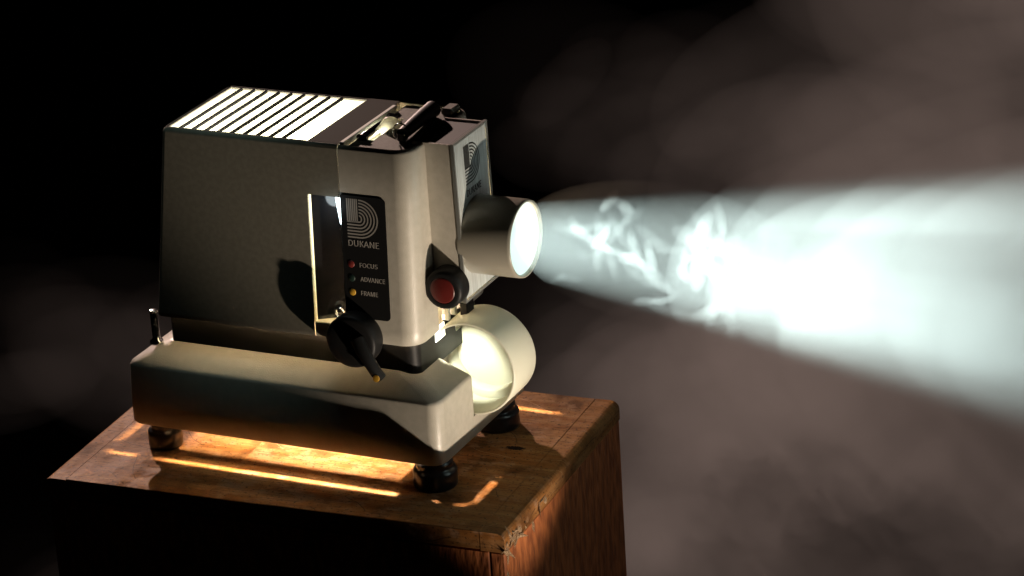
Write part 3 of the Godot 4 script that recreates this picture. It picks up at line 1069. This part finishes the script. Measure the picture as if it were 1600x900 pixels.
func build_knobs() -> void:
	# big focus knob with crank
	var g := G.new()
	var k := Vector3(0.2685, 0.1580, -0.003)
	lathe(g, [Vector2(0, -0.021), Vector2(0.018, -0.021), Vector2(0.0262, -0.017), Vector2(0.0275, -0.013), Vector2(0.0275, 0.001), Vector2(0.0263, 0.0035), Vector2(0.0235, 0.0045), Vector2(0.012, 0.0052), Vector2(0.0, 0.0052)], k, Vector3(0, 0, 1), 48)
	var kn := part(g, "focus_knob", "black_plastic")
	g = G.new()
	tube(g, [k + Vector3(0.010, 0.006, 0.006), k + Vector3(0.017, -0.004, 0.010), k + Vector3(0.024, -0.014, 0.011), k + Vector3(0.030, -0.025, 0.010), k + Vector3(0.034, -0.032, 0.008)], 0.0072, 0.0058, 16)
	part(g, "crank", "black_plastic", kn).position = Vector3.ZERO
	g = G.new()
	lathe(g, rounded_cyl(0.0036, 0, 0.0015, 0.0004), k + Vector3(0.0330, -0.0290, 0.0155), Vector3(0, 0.15, 1), 20)
	part(g, "crank_dot", "yellow_dot", kn)
	# red capped knob on the nose
	g = G.new()
	var r := Vector3(0.3525, 0.2065, -0.0625)
	lathe(g, [Vector2(0, 0), Vector2(0.0190, 0.0), Vector2(0.0206, 0.0015), Vector2(0.0206, 0.0170), Vector2(0.0195, 0.0195), Vector2(0.0172, 0.0208), Vector2(0.0140, 0.0208), Vector2(0.0136, 0.0200), Vector2(0, 0.0200)], r, Vector3(0, 0, 1), 48)
	var rk := part(g, "advance_knob", "black_plastic")
	g = G.new()
	lathe(g, [Vector2(0.0136, 0.0195), Vector2(0.0134, 0.0206), Vector2(0.0120, 0.0212), Vector2(0, 0.0216)], r, Vector3(0, 0, 1), 40)
	part(g, "red_cap", "red_cap", rk)
	# threading lever on top
	g = G.new()
	tube(g, [Vector3(0.3085, 0.3565, -0.066), Vector3(0.3075, 0.3575, -0.09), Vector3(0.3055, 0.3575, -0.120), Vector3(0.3045, 0.3570, -0.142)], 0.0060, 0.0085, 20)
	var lv := part(g, "threading_lever", "black_plastic")
	g = G.new()
	cbox(g, Vector3(0.3035, 0.3490, -0.072), Vector3(0.3125, 0.3590, -0.063), 0.0015)
	part(g, "lever_post", "black_gloss", lv)
	g = G.new()
	var ring := []
	for i in 9:
		var a := PI * i / 8 - PI * 0.5
		ring.append(Vector3(0.3085, 0.3590, -0.0645) + Vector3(cos(a + PI * 0.75) * 0.009, sin(a + PI * 0.75) * 0.009, 0))
	tube(g, ring, 0.0009, 0.0009, 8)
	part(g, "lever_ring", "chrome", lv)
	g = G.new()
	cbox(g, Vector3(0.3105, 0.3490, -0.166), Vector3(0.3235, 0.3565, -0.146), 0.002)
	part(g, "top_catch", "taupe_enamel")
	# thumb screw on the rear slope of the base
	g = G.new()
	var s := Vector3(0.0262, 0.1165, -0.0265)
	lathe(g, [Vector2(0, 0), Vector2(0.0068, 0.0), Vector2(0.0072, 0.0012), Vector2(0.0068, 0.0035), Vector2(0.0045, 0.0048), Vector2(0.0036, 0.008), Vector2(0, 0.008)], s, Vector3(0, 1, 0), 28)
	var ts := part(g, "thumb_screw", "chrome")
	g = G.new()
	lathe(g, rounded_cyl(0.0040, 0.0075, 0.0345, 0.0008), s, Vector3(0, 1, 0), 24)
	part(g, "screw_stem", "black_gloss", ts)
	g = G.new()
	lathe(g, rounded_cyl(0.0045, 0.0345, 0.0370, 0.0006), s, Vector3(0, 1, 0), 24)
	part(g, "screw_cap", "chrome", ts)

# ==================================================================== smoke
var smoke: Node3D
func puff(at: Vector3, size: Vector3, b: Basis, m: FogMaterial) -> void:
	var f := FogVolume.new()
	f.shape = RenderingServer.FOG_VOLUME_SHAPE_ELLIPSOID
	f.name = "smoke_puff"
	f.size = size
	f.material = m
	smoke.add_child(f, true)
	f.transform = Transform3D(b, at)

func fog_mat(density: float, c := Color(0.95, 0.95, 0.95)) -> FogMaterial:
	var m := FogMaterial.new()
	m.density = density
	m.albedo = c
	return m

func build_smoke() -> void:
	smoke = Node3D.new()
	smoke.name = "smoke"
	add_child(smoke)
	meta(smoke, "drifting stage smoke lit white where the projector beam crosses it", "smoke", "stuff")
	var r := RandomNumberGenerator.new()
	r.seed = 4
	var dens := []
	for k in 8:
		dens.append(fog_mat(0.06 * pow(1.5, k)))
	var soft := func(p: Vector3, size: Vector3, b: Basis, density: float, levels := 4) -> void:
		var parts := [0.08, 0.11, 0.15, 0.19, 0.22, 0.25] if levels == 6 else [0.14, 0.2, 0.3, 0.36] if levels == 4 else [0.2, 0.35, 0.45] if levels == 3 else [0.4, 0.6] if levels == 2 else [1.0]
		for k in levels:
			var f := 1.0 - 0.19 * k * (1.3 if levels < 4 else 0.6 if levels == 6 else 1.0)
			puff(p + b * (size * Vector3(r.randf_range(-0.04, 0.04), r.randf_range(-0.06, 0.06), r.randf_range(-0.04, 0.04)) * k * 0.6), size * f, b, fog_mat(density * parts[k]))
	var cluster := func(p: Vector3, size: Vector3, density: float) -> void:
		for k in 19:
			var o := Vector3(clampf(r.randfn(0, 0.24), -0.4, 0.4), clampf(r.randfn(0, 0.22), -0.36, 0.36), r.randfn(0, 0.2)) * size
			var f := r.randf_range(0.32, 0.95)
			var b := Basis(Vector3(0, 0, 1), r.randfn(0, 0.4)) * Basis(Vector3.UP, r.randfn(0, 0.5))
			puff(p + o, size * f * Vector3(r.randf_range(0.8, 1.3), r.randf_range(0.5, 0.95), r.randf_range(0.6, 1.0)), b, fog_mat(minf(density * r.randf_range(0.03, 0.075) / f, 0.26)))
	# slow bank behind and beyond the projector, thinning out to the left
	for q in [[0.95, 0.08, -0.60, 0.95, 0.60, 0.6, 1.9], [0.62, -0.34, -0.62, 0.80, 0.46, 0.6, 2.1], [1.0, -0.38, -0.5, 0.8, 0.55, 0.6, 1.8], [0.84, 0.33, -0.62, 0.90, 0.50, 0.6, 1.9],
			[0.40, -0.16, -0.64, 0.5, 0.28, 0.5, 2.5], [0.35, -0.62, -0.9, 0.8, 0.3, 0.5, 1.3], [0.56, 0.17, -0.64, 0.38, 0.24, 0.4, 0.9],
			[0.36, 0.23, -0.50, 0.28, 0.22, 0.3, 0.55], [0.40, 0.02, -0.45, 0.26, 0.2, 0.3, 0.8], [-0.42, -0.20, -0.62, 0.40, 0.18, 0.4, 0.42], [-0.56, -0.48, -0.55, 0.5, 0.14, 0.4, 0.35]]:
		cluster.call(Vector3(q[0], q[1], q[2]), Vector3(q[3], q[4], q[5]), q[6] * 1.12)
	# drifts inside the bank
	var flow := FastNoiseLite.new()
	flow.seed = 8
	flow.frequency = 2.2
	flow.fractal_octaves = 3
	var shades := {}
	for pass_ in [[70, 0.16, 0.36, 0.14, 0.22], [230, 0.06, 0.17, 0.35, 0.8]]:
		var made := 0
		while made < pass_[0]:
			var p := Vector3(r.randf_range(0.12, 1.1), r.randf_range(-0.62, 0.45), r.randf_range(-0.80, -0.42))
			var side := p.x - 0.45 * (p.z + 0.2) - 0.42        # how far right of the projector
			var d := clampf(side * 1.3 + clampf((0.12 - p.y) * 1.4, 0.0, 0.7) * 0.6 + 0.10 + flow.get_noise_3dv(p) * 1.3, 0.0, 1.0)
			if side < -0.12 or d < 0.16 or r.randf() > d or (p.y > 0.06 and side < p.y * 0.5 - 0.02) or (p.y > 0.16 and side < 0.42) or (p.y > 0.36 and p.z < -0.6):
				continue
			var a := flow.get_noise_3dv(p * 1.3 + Vector3(9, 0, 0)) * 2.6 + r.randfn(0, 0.35)
			var b := Basis(Vector3(0, 0, 1), a) * Basis(Vector3.UP, r.randfn(0, 0.5))
			var l: float = r.randf_range(pass_[1], pass_[2])
			var key := snappedf(lerpf(0.05, pass_[4], pow(d, 1.4)) * r.randf_range(0.4, 1.2), 0.04) + 0.02
			if not shades.has(key):
				shades[key] = fog_mat(key)
			puff(p, Vector3(l, l * r.randf_range(0.22, 0.5), l * r.randf_range(0.3, 0.7)), b, shades[key])
			made += 1
	# thick smoke that the beam runs into
	for q in [[1.06, 0.232, -0.10, 0.90, 0.48, 0.44, 6.4, 6], [0.80, 0.242, -0.10, 0.46, 0.27, 0.24, 1.2, 2], [0.56, 0.247, -0.10, 0.30, 0.14, 0.12, 0.32, 1]]:
		soft.call(Vector3(q[0], q[1], q[2]), Vector3(q[3], q[4], q[5]), Basis(Vector3(0, 0, 1), r.randfn(0, 0.1)), q[6], q[7])
	for k in 9:
		var x := 0.55 + 0.5 * pow(r.randf(), 0.9)
		var s := 0.045 + (x - 0.42) * 0.20
		var p := Vector3(x, 0.245 + r.randfn(0, s * 0.62), -0.1 + r.randfn(0, s * 0.7))
		var l := r.randf_range(0.05, 0.13)
		puff(p, Vector3(l, l * r.randf_range(0.3, 0.7), l * r.randf_range(0.4, 0.9)), Basis(Vector3(0, 0, 1), r.randfn(0.3, 0.8)) * Basis(Vector3.UP, r.randfn(0, 0.5)), dens[r.randi_range(3, 6)])
	# curling shreds just in front of the lens, growing denser down the beam
	var thin := []
	for k in 6:
		thin.append(fog_mat(0.42 * pow(1.45, k)))
	var curl := FastNoiseLite.new()
	curl.seed = 15
	curl.frequency = 7.0
	r.seed = 33
	for k in 34:
		var x := 0.435 + 0.21 * pow(r.randf(), 0.75)
		var s := 0.027 + (x - 0.42) * 0.17
		var p := Vector3(x, 0.245 + clampf(r.randfn(0, s * 0.65), -s, s), -0.1 + r.randfn(0, s * 0.5))
		var m: FogMaterial = thin[clampi(int((x - 0.44) * 14.0) + r.randi_range(0, 3), 0, 5)]
		var w := r.randf_range(0.004, 0.011) + (x - 0.43) * 0.05
		var a := r.randf() * TAU
		for i in r.randi_range(3, 6):
			a += curl.get_noise_3dv(p) * 1.7 + 0.14
			var d := Vector3(cos(a), sin(a), curl.get_noise_3dv(p + Vector3(3, 3, 3)) * 0.8).normalized()
			var l := w * r.randf_range(1.3, 2.6)
			if Vector2(p.y - 0.2465, p.z + 0.1).length() > 0.034 + (p.x - 0.42) * 0.16 or p.x < 0.43:
				break
			puff(p, Vector3(l, w * r.randf_range(0.45, 0.9), w * r.randf_range(0.8, 1.6)), Basis(Quaternion(Vector3.RIGHT, d)), m)
			p += d * l * 0.38
